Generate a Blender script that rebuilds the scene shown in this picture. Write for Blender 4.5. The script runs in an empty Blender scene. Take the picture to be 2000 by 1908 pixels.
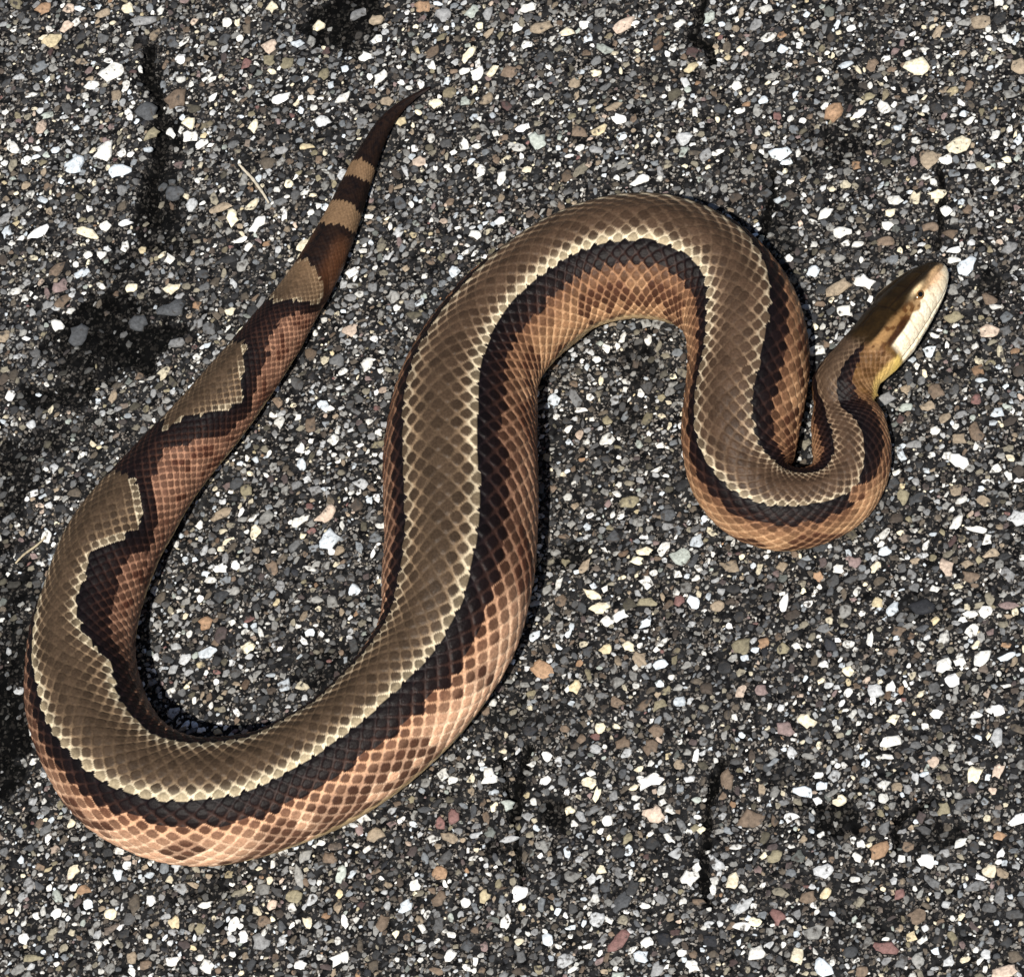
import bpy, math, random
import numpy as np
from mathutils import Vector, Matrix

random.seed(7); rng = np.random.default_rng(11)
scene = bpy.context.scene
col = scene.collection

# ------------------------------------------------------------------ camera, sky, sun, exposure
PX = 0.00015                       # metres per photograph pixel at the aim point (photo is 2000 x 1908)
W_PX, H_PX = 2000.0, 1908.0
DIST = 1.10
to_cam = np.array([0.20, -0.40, 0.89]); to_cam /= np.linalg.norm(to_cam)
aim = np.array([0.0, 0.0, 0.008])
CAM = aim + to_cam * DIST
FWD = -to_cam
UPV = np.array([0.0, 1.0, 0.0]); UPV = UPV - FWD * UPV.dot(FWD); UPV /= np.linalg.norm(UPV)
RGT = np.cross(FWD, UPV)
cam_d = bpy.data.cameras.new('camera'); cam = bpy.data.objects.new('camera', cam_d); col.objects.link(cam)
M = Matrix.Identity(4)
for i in range(3):
    M[i][0] = RGT[i]; M[i][1] = UPV[i]; M[i][2] = -FWD[i]; M[i][3] = CAM[i]
cam.matrix_world = M
cam_d.sensor_fit = 'HORIZONTAL'; cam_d.sensor_width = 36.0
cam_d.lens = 36.0 * DIST / (W_PX * PX)
cam_d.clip_start = 0.01; cam_d.clip_end = 500.0
scene.camera = cam
FPX = DIST / PX                    # focal length in photo pixels

SUN_EL, SUN_AZ = math.radians(63), math.radians(180)    # azimuth: 180 = from the bottom of the picture, 270 = from its left
sx, sy, sz = math.sin(SUN_AZ) * math.cos(SUN_EL), math.cos(SUN_AZ) * math.cos(SUN_EL), math.sin(SUN_EL)
world = bpy.data.worlds.new('World'); scene.world = world; world.use_nodes = True
wn = world.node_tree.nodes; wl = world.node_tree.links
sky = wn.new('ShaderNodeTexSky'); sky.sky_type = 'NISHITA'; sky.sun_disc = False
sky.sun_elevation = SUN_EL; sky.sun_rotation = SUN_AZ
wl.new(sky.outputs[0], wn['Background'].inputs[0]); wn['Background'].inputs[1].default_value = 0.05
sun_d = bpy.data.lights.new('sun', 'SUN'); sun_d.energy = 4.8; sun_d.angle = math.radians(1.2); sun_d.color = (1.0, 0.95, 0.87)
sun = bpy.data.objects.new('sun', sun_d); col.objects.link(sun)
sun.rotation_euler = Vector((-sx, -sy, -sz)).to_track_quat('-Z', 'Y').to_euler()
sun.location = (sx, sy, sz)
scene.view_settings.view_transform = 'Standard'; scene.view_settings.look = 'None'
scene.view_settings.gamma = 1.0; scene.view_settings.use_curve_mapping = False
scene.view_settings.exposure = 0.22

# ------------------------------------------------------------------ helpers
def ray(px, py):
    d = FWD * FPX + RGT * (px - W_PX / 2) - UPV * (py - H_PX / 2)
    return d / np.linalg.norm(d)
def on_plane(px, py, z=0.0):
    d = ray(px, py)
    return CAM + d * ((z - CAM[2]) / d[2])
def scale_at(p):                   # metres per photo pixel at point p
    return float((p - CAM).dot(FWD)) / FPX
def project(P):                    # (n,3) -> photo pixels
    d = P - CAM; w = d @ FWD
    return W_PX / 2 + FPX * (d @ RGT) / w, H_PX / 2 - FPX * (d @ UPV) / w
def lin(r, g, b):
    f = lambda c: (c / 255 / 12.92) if c / 255 <= 0.04045 else ((c / 255 + 0.055) / 1.055) ** 2.4
    return np.array([f(r), f(g), f(b)])
def hash01(a, b=0.0, k=0.0):
    v = np.sin(np.asarray(a) * 127.1 + np.asarray(b) * 311.7 + k * 74.7) * 43758.5453
    return v - np.floor(v)
def vnoise(x, y, k=0.0):           # 2-d value noise in numpy
    x = np.asarray(x, float); y = np.asarray(y, float)
    xi, yi = np.floor(x), np.floor(y); fx, fy = x - xi, y - yi
    fx = fx * fx * (3 - 2 * fx); fy = fy * fy * (3 - 2 * fy)
    h = lambda a, b: hash01(a, b, k)
    return (h(xi, yi) * (1 - fx) + h(xi + 1, yi) * fx) * (1 - fy) + (h(xi, yi + 1) * (1 - fx) + h(xi + 1, yi + 1) * fx) * fy
def smooth(a, b, x):
    t = np.clip((x - a) / (b - a), 0, 1); return t * t * (3 - 2 * t)
def mesh_np(name, verts, tris=None, quads=None, colors=None, smooth_shade=True):
    me = bpy.data.meshes.new(name)
    verts = np.asarray(verts, np.float32)
    me.vertices.add(len(verts)); me.vertices.foreach_set('co', verts.ravel())
    loops, starts, n = [], [], 0
    for f, k in ((quads, 4), (tris, 3)):
        if f is not None and len(f):
            f = np.asarray(f, np.int32); loops.append(f.ravel()); starts.append(n + np.arange(len(f), dtype=np.int32) * k); n += f.size
    loops = np.concatenate(loops); starts = np.concatenate(starts).astype(np.int32)
    me.loops.add(len(loops)); me.loops.foreach_set('vertex_index', loops)
    me.polygons.add(len(starts)); me.polygons.foreach_set('loop_start', starts)
    me.update(calc_edges=True)
    me.polygons.foreach_set('use_smooth', np.full(len(starts), bool(smooth_shade)))
    if colors is not None:
        at = me.color_attributes.new('tint', 'FLOAT_COLOR', 'POINT')
        c = np.ones((len(verts), 4), np.float32); c[:, :3] = colors
        at.data.foreach_set('color', c.ravel())
    me.validate(); me.update()
    return me
def link(name, me, parent=None, mat=None):
    o = bpy.data.objects.new(name, me); col.objects.link(o)
    if parent is not None: o.parent = parent
    if mat is not None: me.materials.clear(); me.materials.append(mat)
    return o
def new_mat(name, rough=0.8, spec=0.3):
    m = bpy.data.materials.new(name); m.use_nodes = True
    b = m.node_tree.nodes['Principled BSDF']; b.inputs['Roughness'].default_value = rough
    b.inputs['Specular IOR Level'].default_value = spec
    return m, m.node_tree.nodes, m.node_tree.links, b

# ------------------------------------------------------------------ materials
def make_stone_mat(name, lo, hi):
    m, n, l, b = new_mat(name, 0.75, 0.3)
    a = n.new('ShaderNodeAttribute'); a.attribute_name = 'tint'
    tc = n.new('ShaderNodeNewGeometry')
    no = n.new('ShaderNodeTexNoise'); no.inputs['Scale'].default_value = 900; no.inputs['Detail'].default_value = 5; no.inputs['Roughness'].default_value = 0.65
    l.new(tc.outputs['Position'], no.inputs['Vector'])
    ra = n.new('ShaderNodeMapRange'); ra.inputs[1].default_value = 0.3; ra.inputs[2].default_value = 0.7; ra.inputs[3].default_value = 0.55; ra.inputs[4].default_value = 1.3
    l.new(no.outputs['Fac'], ra.inputs[0])
    mx = n.new('ShaderNodeMix'); mx.data_type = 'RGBA'; mx.blend_type = 'MULTIPLY'; mx.inputs[0].default_value = 1.0
    l.new(a.outputs['Color'], mx.inputs[6]); l.new(ra.outputs[0], mx.inputs[7])
    # tar smears and pits on the stone faces
    n2 = n.new('ShaderNodeTexNoise'); n2.inputs['Scale'].default_value = 520; n2.inputs['Detail'].default_value = 4
    l.new(tc.outputs['Position'], n2.inputs['Vector'])
    cr = n.new('ShaderNodeMapRange'); cr.inputs[1].default_value = lo; cr.inputs[2].default_value = hi
    l.new(n2.outputs['Fac'], cr.inputs[0])
    m2 = n.new('ShaderNodeMix'); m2.data_type = 'RGBA'; l.new(cr.outputs[0], m2.inputs[0])
    l.new(mx.outputs[2], m2.inputs[6]); m2.inputs[7].default_value = (0.045, 0.040, 0.036, 1)
    l.new(m2.outputs[2], b.inputs['Base Color'])
    bp = n.new('ShaderNodeBump'); bp.inputs['Strength'].default_value = 0.5; bp.inputs['Distance'].default_value = 0.0004
    l.new(no.outputs['Fac'], bp.inputs['Height']); l.new(bp.outputs[0], b.inputs['Normal'])
    return m
STONE = make_stone_mat('stone_tarry', 0.54, 0.66); CLEAN = make_stone_mat('stone_clean', 0.62, 0.72)

def make_asphalt_mat():
    m, n, l, b = new_mat('asphalt', 0.92, 0.08)
    g = n.new('ShaderNodeNewGeometry')
    # bitumen with fine dusty grit
    no = n.new('ShaderNodeTexNoise'); no.inputs['Scale'].default_value = 260; no.inputs['Detail'].default_value = 6; no.inputs['Roughness'].default_value = 0.7
    l.new(g.outputs['Position'], no.inputs['Vector'])
    r1 = n.new('ShaderNodeValToRGB'); e = r1.color_ramp.elements
    e[0].position = 0.40; e[0].color = (0.0025, 0.0025, 0.003, 1); e[1].position = 0.75; e[1].color = (0.034, 0.034, 0.035, 1)
    l.new(no.outputs['Fac'], r1.inputs[0])
    # sand grains pressed into the binder
    v = n.new('ShaderNodeTexVoronoi'); v.inputs['Scale'].default_value = 900; v.inputs['Randomness'].default_value = 1.0
    dn = n.new('ShaderNodeTexNoise'); dn.inputs['Scale'].default_value = 700; l.new(g.outputs['Position'], dn.inputs['Vector'])
    dm = n.new('ShaderNodeVectorMath'); dm.operation = 'MULTIPLY_ADD'; l.new(dn.outputs['Color'], dm.inputs[0]); dm.inputs[1].default_value = (0.0022, 0.0022, 0.0022); l.new(g.outputs['Position'], dm.inputs[2])
    l.new(dm.outputs[0], v.inputs['Vector'])
    th = n.new('ShaderNodeMapRange'); th.inputs[1].default_value = 0.55; th.inputs[2].default_value = 0.40; l.new(v.outputs['Distance'], th.inputs[0])
    sep = n.new('ShaderNodeSeparateColor'); l.new(v.outputs['Color'], sep.inputs[0])
    pick = n.new('ShaderNodeMapRange'); pick.inputs[1].default_value = 0.25; pick.inputs[2].default_value = 0.4; l.new(sep.outputs[0], pick.inputs[0])
    mu = n.new('ShaderNodeMath'); mu.operation = 'MULTIPLY'; l.new(th.outputs[0], mu.inputs[0]); l.new(pick.outputs[0], mu.inputs[1])
    at = n.new('ShaderNodeAttribute'); at.attribute_name = 'tint'; sp2 = n.new('ShaderNodeSeparateColor'); l.new(at.outputs['Color'], sp2.inputs[0])
    mu2 = n.new('ShaderNodeMath'); mu2.operation = 'MULTIPLY'; l.new(mu.outputs[0], mu2.inputs[0]); l.new(sp2.outputs[0], mu2.inputs[1])
    gr = n.new('ShaderNodeValToRGB'); e = gr.color_ramp.elements
    e[0].position = 0.0; e[0].color = (0.045, 0.042, 0.040, 1); e[1].position = 1.0; e[1].color = (0.34, 0.32, 0.29, 1)
    x = e.new(0.6); x.color = (0.12, 0.105, 0.09, 1)
    l.new(sep.outputs[1], gr.inputs[0])
    mx = n.new('ShaderNodeMix'); mx.data_type = 'RGBA'; l.new(mu2.outputs[0], mx.inputs[0]); tk = n.new('ShaderNodeMapRange'); tk.inputs[1].default_value = 0.1; tk.inputs[2].default_value = 0.9; tk.inputs[3].default_value = 0.10; tk.inputs[4].default_value = 1.0; l.new(sp2.outputs[0], tk.inputs[0])
    mt = n.new('ShaderNodeMix'); mt.data_type = 'RGBA'; mt.blend_type = 'MULTIPLY'; mt.inputs[0].default_value = 1.0; l.new(r1.outputs[0], mt.inputs[6]); l.new(tk.outputs[0], mt.inputs[7]); l.new(mt.outputs[2], mx.inputs[6]); l.new(gr.outputs[0], mx.inputs[7])
    # beyond the modelled patch the pebbles are only colour
    V2 = n.new('ShaderNodeTexVoronoi'); V2.inputs['Scale'].default_value = 260; l.new(g.outputs['Position'], V2.inputs['Vector'])
    t2 = n.new('ShaderNodeMapRange'); t2.inputs[1].default_value = 0.50; t2.inputs[2].default_value = 0.36; l.new(V2.outputs['Distance'], t2.inputs[0])
    s2 = n.new('ShaderNodeSeparateColor'); l.new(V2.outputs['Color'], s2.inputs[0])
    c2 = n.new('ShaderNodeValToRGB'); e = c2.color_ramp.elements
    e[0].position = 0.0; e[0].color = (0.03, 0.03, 0.03, 1); e[1].position = 1.0; e[1].color = (0.7, 0.7, 0.66, 1)
    for p, c in ((0.35, (0.08, 0.075, 0.07, 1)), (0.6, (0.22, 0.17, 0.12, 1)), (0.8, (0.4, 0.38, 0.34, 1))):
        q = e.new(p); q.color = c
    l.new(s2.outputs[0], c2.inputs[0])
    far = n.new('ShaderNodeMath'); far.operation = 'MULTIPLY'; l.new(t2.outputs[0], far.inputs[0]); l.new(sp2.outputs[1], far.inputs[1])
    m3 = n.new('ShaderNodeMix'); m3.data_type = 'RGBA'; l.new(far.outputs[0], m3.inputs[0]); l.new(mx.outputs[2], m3.inputs[6]); l.new(c2.outputs[0], m3.inputs[7])
    l.new(m3.outputs[2], b.inputs['Base Color'])
    bp = n.new('ShaderNodeBump'); bp.inputs['Strength'].default_value = 0.9; bp.inputs['Distance'].default_value = 0.0008
    ad = n.new('ShaderNodeMath'); ad.operation = 'ADD'; l.new(no.outputs['Fac'], ad.inputs[0]); l.new(mu2.outputs[0], ad.inputs[1])
    l.new(ad.outputs[0], bp.inputs['Height']); l.new(bp.outputs[0], b.inputs['Normal'])
    return m
ASPHALT = make_asphalt_mat()

def make_skin_mat():
    m, n, l, b = new_mat('snake_skin', 0.5, 0.12)
    a = n.new('ShaderNodeAttribute'); a.attribute_name = 'tint'
    g = n.new('ShaderNodeNewGeometry')
    no = n.new('ShaderNodeTexNoise'); no.inputs['Scale'].default_value = 1400; no.inputs['Detail'].default_value = 4
    l.new(g.outputs['Position'], no.inputs['Vector'])
    ra = n.new('ShaderNodeMapRange'); ra.inputs[1].default_value = 0.3; ra.inputs[2].default_value = 0.7; ra.inputs[3].default_value = 0.75; ra.inputs[4].default_value = 1.22
    l.new(no.outputs['Fac'], ra.inputs[0])
    mx = n.new('ShaderNodeMix'); mx.data_type = 'RGBA'; mx.blend_type = 'MULTIPLY'; mx.inputs[0].default_value = 1.0
    l.new(a.outputs['Color'], mx.inputs[6]); l.new(ra.outputs[0], mx.inputs[7]); l.new(mx.outputs[2], b.inputs['Base Color'])
    bp = n.new('ShaderNodeBump'); bp.inputs['Strength'].default_value = 0.35; bp.inputs['Distance'].default_value = 0.0002
    l.new(no.outputs['Fac'], bp.inputs['Height']); l.new(bp.outputs[0], b.inputs['Normal'])
    return m
SKIN = make_skin_mat()

# ------------------------------------------------------------------ dark tar patches and cracks, in photo pixels on the ground
TAR = [  # x, y, rx, ry, strength
    (672, 30, 62, 55, 1), (700, 70, 35, 40, .7), (205, 640, 70, 62, 1), (255, 665, 80, 48, 1), (285, 600, 55, 35, .8), (110, 770, 70, 26, .9),
    (180, 730, 60, 40, .8), (300, 440, 40, 50, .9), (310, 380, 34, 60, .8), (298, 160, 20, 45, .8), (322, 270, 24, 60, .8), (215, 520, 22, 60, .6),
    (10, 1260, 34, 60, .8), (8, 1430, 46, 130, 1), (50, 1320, 34, 100, .9), (30, 930, 40, 60, .8), (15, 1150, 30, 70, .8), (150, 690, 60, 50, .9), (90, 850, 50, 30, .7), (250, 520, 40, 40, .7), (330, 430, 40, 60, .7), (160, 830, 50, 40, .5), (60, 1210, 26, 70, .5),
    (1640, 285, 46, 40, .7), (1590, 320, 50, 22, .6), (1660, 170, 22, 26, .6), (1090, 1590, 28, 26, .9), (975, 1660, 24, 18, .8), (1630, 1600, 44, 34, .9),
    (1830, 1625, 34, 26, .8), (640, 1290, 60, 40, .6), (1115, 1080, 36, 22, .8), (1520, 440, 26, 60, .6), (1930, 555, 26, 22, .8), (1800, 1185, 44, 30, .5),
    (1240, 715, 40, 34, .6), (1220, 810, 16, 26, .7), (1000, 1400, 60, 20, .5), (420, 1740, 34, 20, .6), (1700, 1800, 60, 40, .4), (1545, 1500, 50, 30, .4)]
CRACKS = [([(1372, 0), (1364, 40), (1350, 70), (1385, 88), (1394, 118)], 6), ([(1030, 1455), (1018, 1500), (1008, 1560), (1004, 1590)], 6),
          ([(1410, 1485), (1392, 1530), (1380, 1600), (1373, 1680), (1377, 1760)], 6), ([(292, 90), (284, 145), (305, 185), (318, 235), (300, 320), (296, 385), (302, 430)], 7),
          ([(1510, 330), (1500, 400), (1488, 460)], 5), ([(975, 1480), (1010, 1640), (1015, 1760)], 3), ([(1840, 330), (1838, 420), (1832, 480)], 4),
          ([(1820, 1560), (1752, 1600), (1750, 1660)], 4)]
def tar_at(px, py):
    px = np.asarray(px, float); py = np.asarray(py, float); out = np.zeros_like(px)
    wob = (vnoise(px / 28, py / 28, 3) - .5) * 0.9 + (vnoise(px / 11, py / 11, 4) - .5) * 0.5
    for x, y, rx, ry, s in TAR:
        d = np.hypot((px - x) / (rx * 1.25), (py - y) / (ry * 1.25)) + wob
        out = np.maximum(out, s * smooth(1.1, 0.75, d))
    return out
def crack_at(px, py):
    px = np.asarray(px, float); py = np.asarray(py, float); out = np.zeros_like(px)
    wx = px + (vnoise(px / 14, py / 14, 5) - .5) * 12; wy = py + (vnoise(px / 14, py / 14, 6) - .5) * 12
    for pts, w in CRACKS:
        for (x0, y0), (x1, y1) in zip(pts[:-1], pts[1:]):
            dx, dy = x1 - x0, y1 - y0; t = np.clip(((wx - x0) * dx + (wy - y0) * dy) / (dx * dx + dy * dy), 0, 1)
            out = np.maximum(out, smooth(w * 2.3, w * 0.9, np.hypot(wx - x0 - t * dx, wy - y0 - t * dy)))
    return out

# ------------------------------------------------------------------ ground sheet: fine in the middle, reaching far out
HALF_X, HALF_Y = 0.215, 0.225
def ground_z(X, Y):
    z = (vnoise(X / 0.03, Y / 0.03, 1) - .5) * 0.0012 + (vnoise(X / 0.006, Y / 0.006, 2) - .5) * 0.0008 + (vnoise(X / 0.0022, Y / 0.0022, 8) - .5) * 0.0006
    return z - 0.0003
NG = 460
ax = np.linspace(-HALF_X * 1.06, HALF_X * 1.06, NG); ay = np.linspace(-HALF_Y * 1.06, HALF_Y * 1.06, NG)
ring = np.array([0.03, 0.1, 0.3, 1, 3, 10, 30.0])
ax = np.concatenate([-(ring[::-1] + HALF_X * 1.06), ax, ring + HALF_X * 1.06]); ay = np.concatenate([-(ring[::-1] + HALF_Y * 1.06), ay, ring + HALF_Y * 1.06])
GX, GY = np.meshgrid(ax, ay); GX = GX.ravel(); GY = GY.ravel()
inside = np.clip(np.minimum((HALF_X * 1.05 - abs(GX)) / 0.02, (HALF_Y * 1.05 - abs(GY)) / 0.02), 0, 1)
gp = np.stack([GX, GY, np.zeros_like(GX)], 1)
near = inside > 0
tx = np.full(len(GX), -9999.0); ty = tx.copy(); tx[near], ty[near] = project(gp[near])
tarv = tar_at(tx, ty); crv = crack_at(tx, ty)
gz = ground_z(GX, GY) * inside - tarv * 0.0007 * inside - crv * 0.0030 * inside
na, nb = len(ax), len(ay)
idx = np.arange(na * nb).reshape(nb, na)
quads = np.stack([idx[:-1, :-1], idx[:-1, 1:], idx[1:, 1:], idx[1:, :-1]], -1).reshape(-1, 4)
gcol = np.stack([1 - 0.9 * np.maximum(tarv, crv), 1 - inside, np.zeros_like(inside)], 1)
ground = link('asphalt_ground', mesh_np('asphalt_ground', np.stack([GX, GY, gz], 1), quads=quads, colors=gcol), mat=ASPHALT)
ground['kind'] = 'structure'; ground['label'] = 'coarse dark asphalt full of white, grey and tan pebbles'

# ------------------------------------------------------------------ the snake's course, tail tip to snout (photo pixels)
# x, y, radius, roll of the back away from the viewer (left of travel positive), lift of the centre above resting height
PATH = [
    (840, 172, 3, -20, 6), (812, 187, 6, -20, 3), (774, 211, 11, -22, 0), (745, 250, 16, -22, 0), (718, 307, 22, -24, 0), (695, 358, 28, -26, 0), (676, 410, 33, -28, 0),
    (653, 462, 38, -30, 0), (627, 518, 43, -32, 0), (584, 585, 49, -35, 0), (540, 650, 57, -38, 0), (494, 713, 63, -40, 0), (406, 824, 70, -40, 0),
    (331, 908, 77, -40, 0), (262, 1000, 88, -40, 0), (214, 1075, 95, -40, 0), (178, 1176, 98, -40, 0), (160, 1257, 104, -33, 0), (162, 1353, 113, -20, 0),
    (190, 1440, 120, -4, 0), (250, 1520, 124, 14, 0), (338, 1561, 126, 28, 0), (436, 1566, 125, 34, 0), (539, 1541, 118, 40, 0), (653, 1488, 120, 46, 0),
    (710, 1446, 122, 46, 0), (794, 1364, 126, 42, 0), (852, 1287, 130, 36, 0), (884, 1209, 139, 27, 0), (898, 1112, 148, 19, 0), (901, 1000, 150, 16, 0),
    (898, 905, 149, 17, 0), (906, 798, 140, 23, 0), (925, 723, 128, 30, 0), (963, 660, 120, 38, 0), (1026, 594, 117, 44, 0), (1103, 537, 116, 46, 0),
    (1194, 504, 120, 48, 0), (1288, 500, 122, 46, 0), (1370, 530, 116, 40, 0), (1430, 580, 113, 24, 0), (1460, 650, 116, -8, 0), (1463, 720, 117, -18, 0),
    (1453, 790, 117, -26, 0), (1441, 865, 112, -24, 0), (1452, 948, 98, 8, 0), (1500, 992, 86, 34, 0), (1560, 998, 79, 40, 0), (1628, 976, 75, 24, 0),
    (1665, 932, 74, 8, 0), (1668, 875, 76, 2, 2), (1655, 822, 70, 8, 6), (1643, 786, 57, 26, 26), (1640, 750, 66, 46, 48), (1672, 715, 56, 50, 46), (1705, 686, 62, 58, 44),
    (1735, 648, 64, 58, 40), (1766, 607, 58, 58, 36), (1796, 569, 49, 58, 33), (1816, 545, 40, 58, 32), (1828, 530, 29, 58, 31), (1836, 521, 16, 58, 31), (1840, 517, 5, 58, 31)]
P = np.array(PATH, float)
ctrl = []; rad = []
for x, y, r, dl, lf in PATH:
    z = r * PX * 0.86 + lf * PX
    p = on_plane(x, y, z); s = scale_at(p); z = r * s * 0.86 + lf * s; p = on_plane(x, y, z)
    ctrl.append(p); rad.append(r * s)
ctrl = np.array(ctrl); rad = np.array(rad)
def catmull(A, t):
    n = len(A); i = np.clip(np.floor(t).astype(int), 0, n - 2); f = (t - i)
    g = lambda k: A[np.clip(k, 0, n - 1)]
    p0, p1, p2, p3 = g(i - 1), g(i), g(i + 1), g(i + 2)
    if A.ndim > 1: f = f[:, None]
    return 0.5 * (2 * p1 + (p2 - p0) * f + (2 * p0 - 5 * p1 + 4 * p2 - p3) * f ** 2 + (3 * p1 - p0 - 3 * p2 + p3) * f ** 3)
tt = np.linspace(0, len(PATH) - 1, 12000)
CC = catmull(ctrl, tt)
seg = np.r_[0, np.cumsum(np.linalg.norm(np.diff(CC, axis=0), axis=1))]
SLEN = seg[-1]
NR = int(SLEN / 0.00040)
S = np.linspace(0, SLEN, NR)
T_of_S = np.interp(S, seg, tt)
Cn = catmull(ctrl, T_of_S)
ker = np.ones(31) / 31
for k in range(3):                                   # ease the centre line
    pad = np.r_[np.repeat(Cn[:1], 15, 0) + (Cn[:1] - Cn[1:2]) * np.arange(15, 0, -1)[:, None], Cn, np.repeat(Cn[-1:], 15, 0) + (Cn[-1:] - Cn[-2:-1]) * np.arange(1, 16)[:, None]]
    Cn = np.stack([np.convolve(pad[:, a], ker, 'valid') for a in range(3)], 1)
Rr = np.maximum(np.interp(T_of_S, np.arange(len(PATH)), rad), 0.0003)
Dl = np.interp(T_of_S, np.arange(len(PATH)), P[:, 3])
pp = np.r_[np.repeat(Dl[0], 24), Dl, np.repeat(Dl[-1], 24)]; Dl = np.convolve(pp, np.ones(49) / 49, 'valid')
Tn = np.gradient(Cn, axis=0); Tn /= np.linalg.norm(Tn, axis=1)[:, None]
Vv = CAM - Cn; Vv /= np.linalg.norm(Vv, axis=1)[:, None]
Vp = Vv - Tn * (Vv * Tn).sum(1)[:, None]; Vp /= np.linalg.norm(Vp, axis=1)[:, None]
Wl = np.cross(Vp, Tn)
da = np.radians(Dl)[:, None]
Nn = np.cos(da) * Vp + np.sin(da) * Wl               # dorsal direction
Ln = np.cross(Nn, Tn)                                # the snake's left
ctrl_s = np.interp(np.arange(len(PATH)), tt, seg)    # arc length of each control point
ctrl_px = P[:, :2]
cpx, cpy = project(Cn)
def s_at(px, py):
    return S[np.argmin((cpx - px) ** 2 + (cpy - py) ** 2)]

# markings: edge of the tan back (hd) and outer edge of the black stripe (hb), degrees from the spine
LEFT = [(774, 211, -60, 170), (712, 322, -60, 170), (708, 328, 120, 160), (698, 352, 120, 160), (694, 360, -60, 160), (677, 406, -60, 160), (673, 414, 120, 160),
        (660, 446, 120, 160), (656, 455, 0, 90), (650, 470, -50, 62), (640, 492, -70, 30), (622, 525, -40, 56), (612, 540, 25, 75), (600, 560, 75, 100), (586, 583, 85, 105), (574, 602, 35, 90),
        (562, 620, -10, 52), (548, 640, -50, 30), (520, 680, -45, 30), (506, 698, -20, 48), (496, 712, 12, 58), (470, 745, 38, 68), (446, 776, 64, 90), (425, 800, 50, 86), (406, 824, 34, 78),
        (375, 858, 0, 52), (345, 893, -40, 28), (322, 918, -50, 16), (296, 952, -25, 34), (280, 974, 12, 48), (258, 1006, 42, 68), (238, 1036, 58, 84), (220, 1068, 46, 82), (200, 1108, 24, 66),
        (180, 1170, 20, 58), (164, 1235, 22, 60), (160, 1300, 34, 66), (163, 1345, 52, 72), (172, 1395, 46, 72), (190, 1440, 38, 60), (250, 1520, 34, 54), (436, 1566, 32, 52),
        (852, 1287, 31, 46), (898, 905, 30, 43), (1026, 594, 34, 48), (1103, 537, 42, 56), (1370, 530, 42, 56), (1450, 630, 34, 52), (1463, 720, 30, 54), (1452, 948, 32, 54), (1560, 998, 30, 52), (1668, 875, 22, 46), (1650, 800, 14, 44), (1646, 742, 34, 50), (1707, 684, 36, 48)]
RIGHT = [(774, 211, -60, 170), (712, 322, -60, 170), (708, 328, 120, 160), (698, 352, 120, 160), (694, 360, -60, 160), (677, 406, -60, 160), (673, 414, 120, 160),
         (660, 446, 120, 160), (654, 458, 20, 100), (648, 472, -60, 110), (625, 520, -60, 80), (610, 543, 70, 100), (575, 602, 80, 100), (562, 622, 0, 80), (546, 644, -60, 70), (510, 692, -50, 70),
         (492, 716, 70, 90), (380, 852, 70, 90), (355, 882, 0, 70), (335, 905, -50, 60), (290, 960, -40, 60), (275, 980, 60, 80), (200, 1108, 56, 74), (160, 1257, 36, 50), (163, 1345, 32, 46),
         (250, 1520, 32, 54), (436, 1566, 32, 56), (653, 1488, 31, 58), (852, 1287, 31, 58), (898, 1112, 30, 54), (901, 1000, 30, 52), (1026, 594, 30, 54), (1194, 504, 31, 54), (1370, 530, 31, 52),
         (1463, 720, 31, 40), (1441, 865, 32, 46), (1500, 992, 31, 56), (1600, 988, 30, 58), (1632, 974, 30, 56), (1642, 966, 32, 33), (1655, 950, 33, 34), (1664, 930, 26, 52), (1668, 875, 22, 60), (1650, 800, 14, 66),
         (1646, 742, 24, 50), (1672, 715, 26, 44), (1707, 684, 30, 33)]
def keyed(L):
    ks = np.array([[s_at(a, b), c, d] for a, b, c, d in L]); ks = ks[np.argsort(ks[:, 0])]
    return ks
KL, KR = keyed(LEFT), keyed(RIGHT)

# ------------------------------------------------------------------ snake body: one continuous tube with raised scales
NROWS = 50
th_top = np.radians(np.linspace(-132, 132, 258)); th_bot = np.radians(np.linspace(132, 228, 18))[1:-1]
TH = np.r_[th_top, th_bot]; NT = len(TH)
s_jaw = s_at(1715, 676); s_snout = SLEN
hh = (S - s_jaw) / (s_snout - s_jaw)                  # 0 at the corner of the mouth, 1 at the snout
headf = smooth(-0.35, 0.10, hh)
mpp = scale_at(np.zeros(3))
rs = 2 * math.pi * np.maximum(Rr, 46 * mpp) / NROWS
U = np.r_[0, np.cumsum((S[1:] - S[:-1]) / (2.0 * 0.5 * (rs[1:] + rs[:-1])))]
U2, TH2 = np.meshgrid(U, TH, indexing='ij')
S2 = np.repeat(S[:, None], NT, 1)
A = TH2 / (2 * math.pi) * NROWS
Uw = U2 + (vnoise(U2 * 0.5, A * 0.3, 21) - .5) * 0.22; Aw = A + (vnoise(U2 * 0.5 + 40, A * 0.3, 22) - .5) * 0.30
m_, n_ = Uw + Aw / 2, Uw - Aw / 2
mi, ni = np.round(m_), np.round(n_)
fm, fn = 2 * (m_ - mi), 2 * (n_ - ni)
pexp = 3.0
dd = (abs(fm) ** pexp + abs(fn) ** pexp) ** (1 / pexp) + (vnoise(U2 * 5, A * 2.5, 23) - .5) * 0.16 + (vnoise(U2 * .7, A * .4, 24) - .5) * 0.14
dd = np.maximum(dd, 0)
ac, uc = mi - ni, (mi + ni) / 2
thc = np.degrees(ac / NROWS * 2 * math.pi)
thc = (thc + 180) % 360 - 180
along = (fm + fn) / 2                                 # -1 tailward .. +1 headward inside a scale
sc = np.interp(uc, U, S)
rnd = hash01(mi, ni, 1); rnd2 = hash01(mi, ni, 2)
isL = np.degrees(TH2) >= 0
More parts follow.
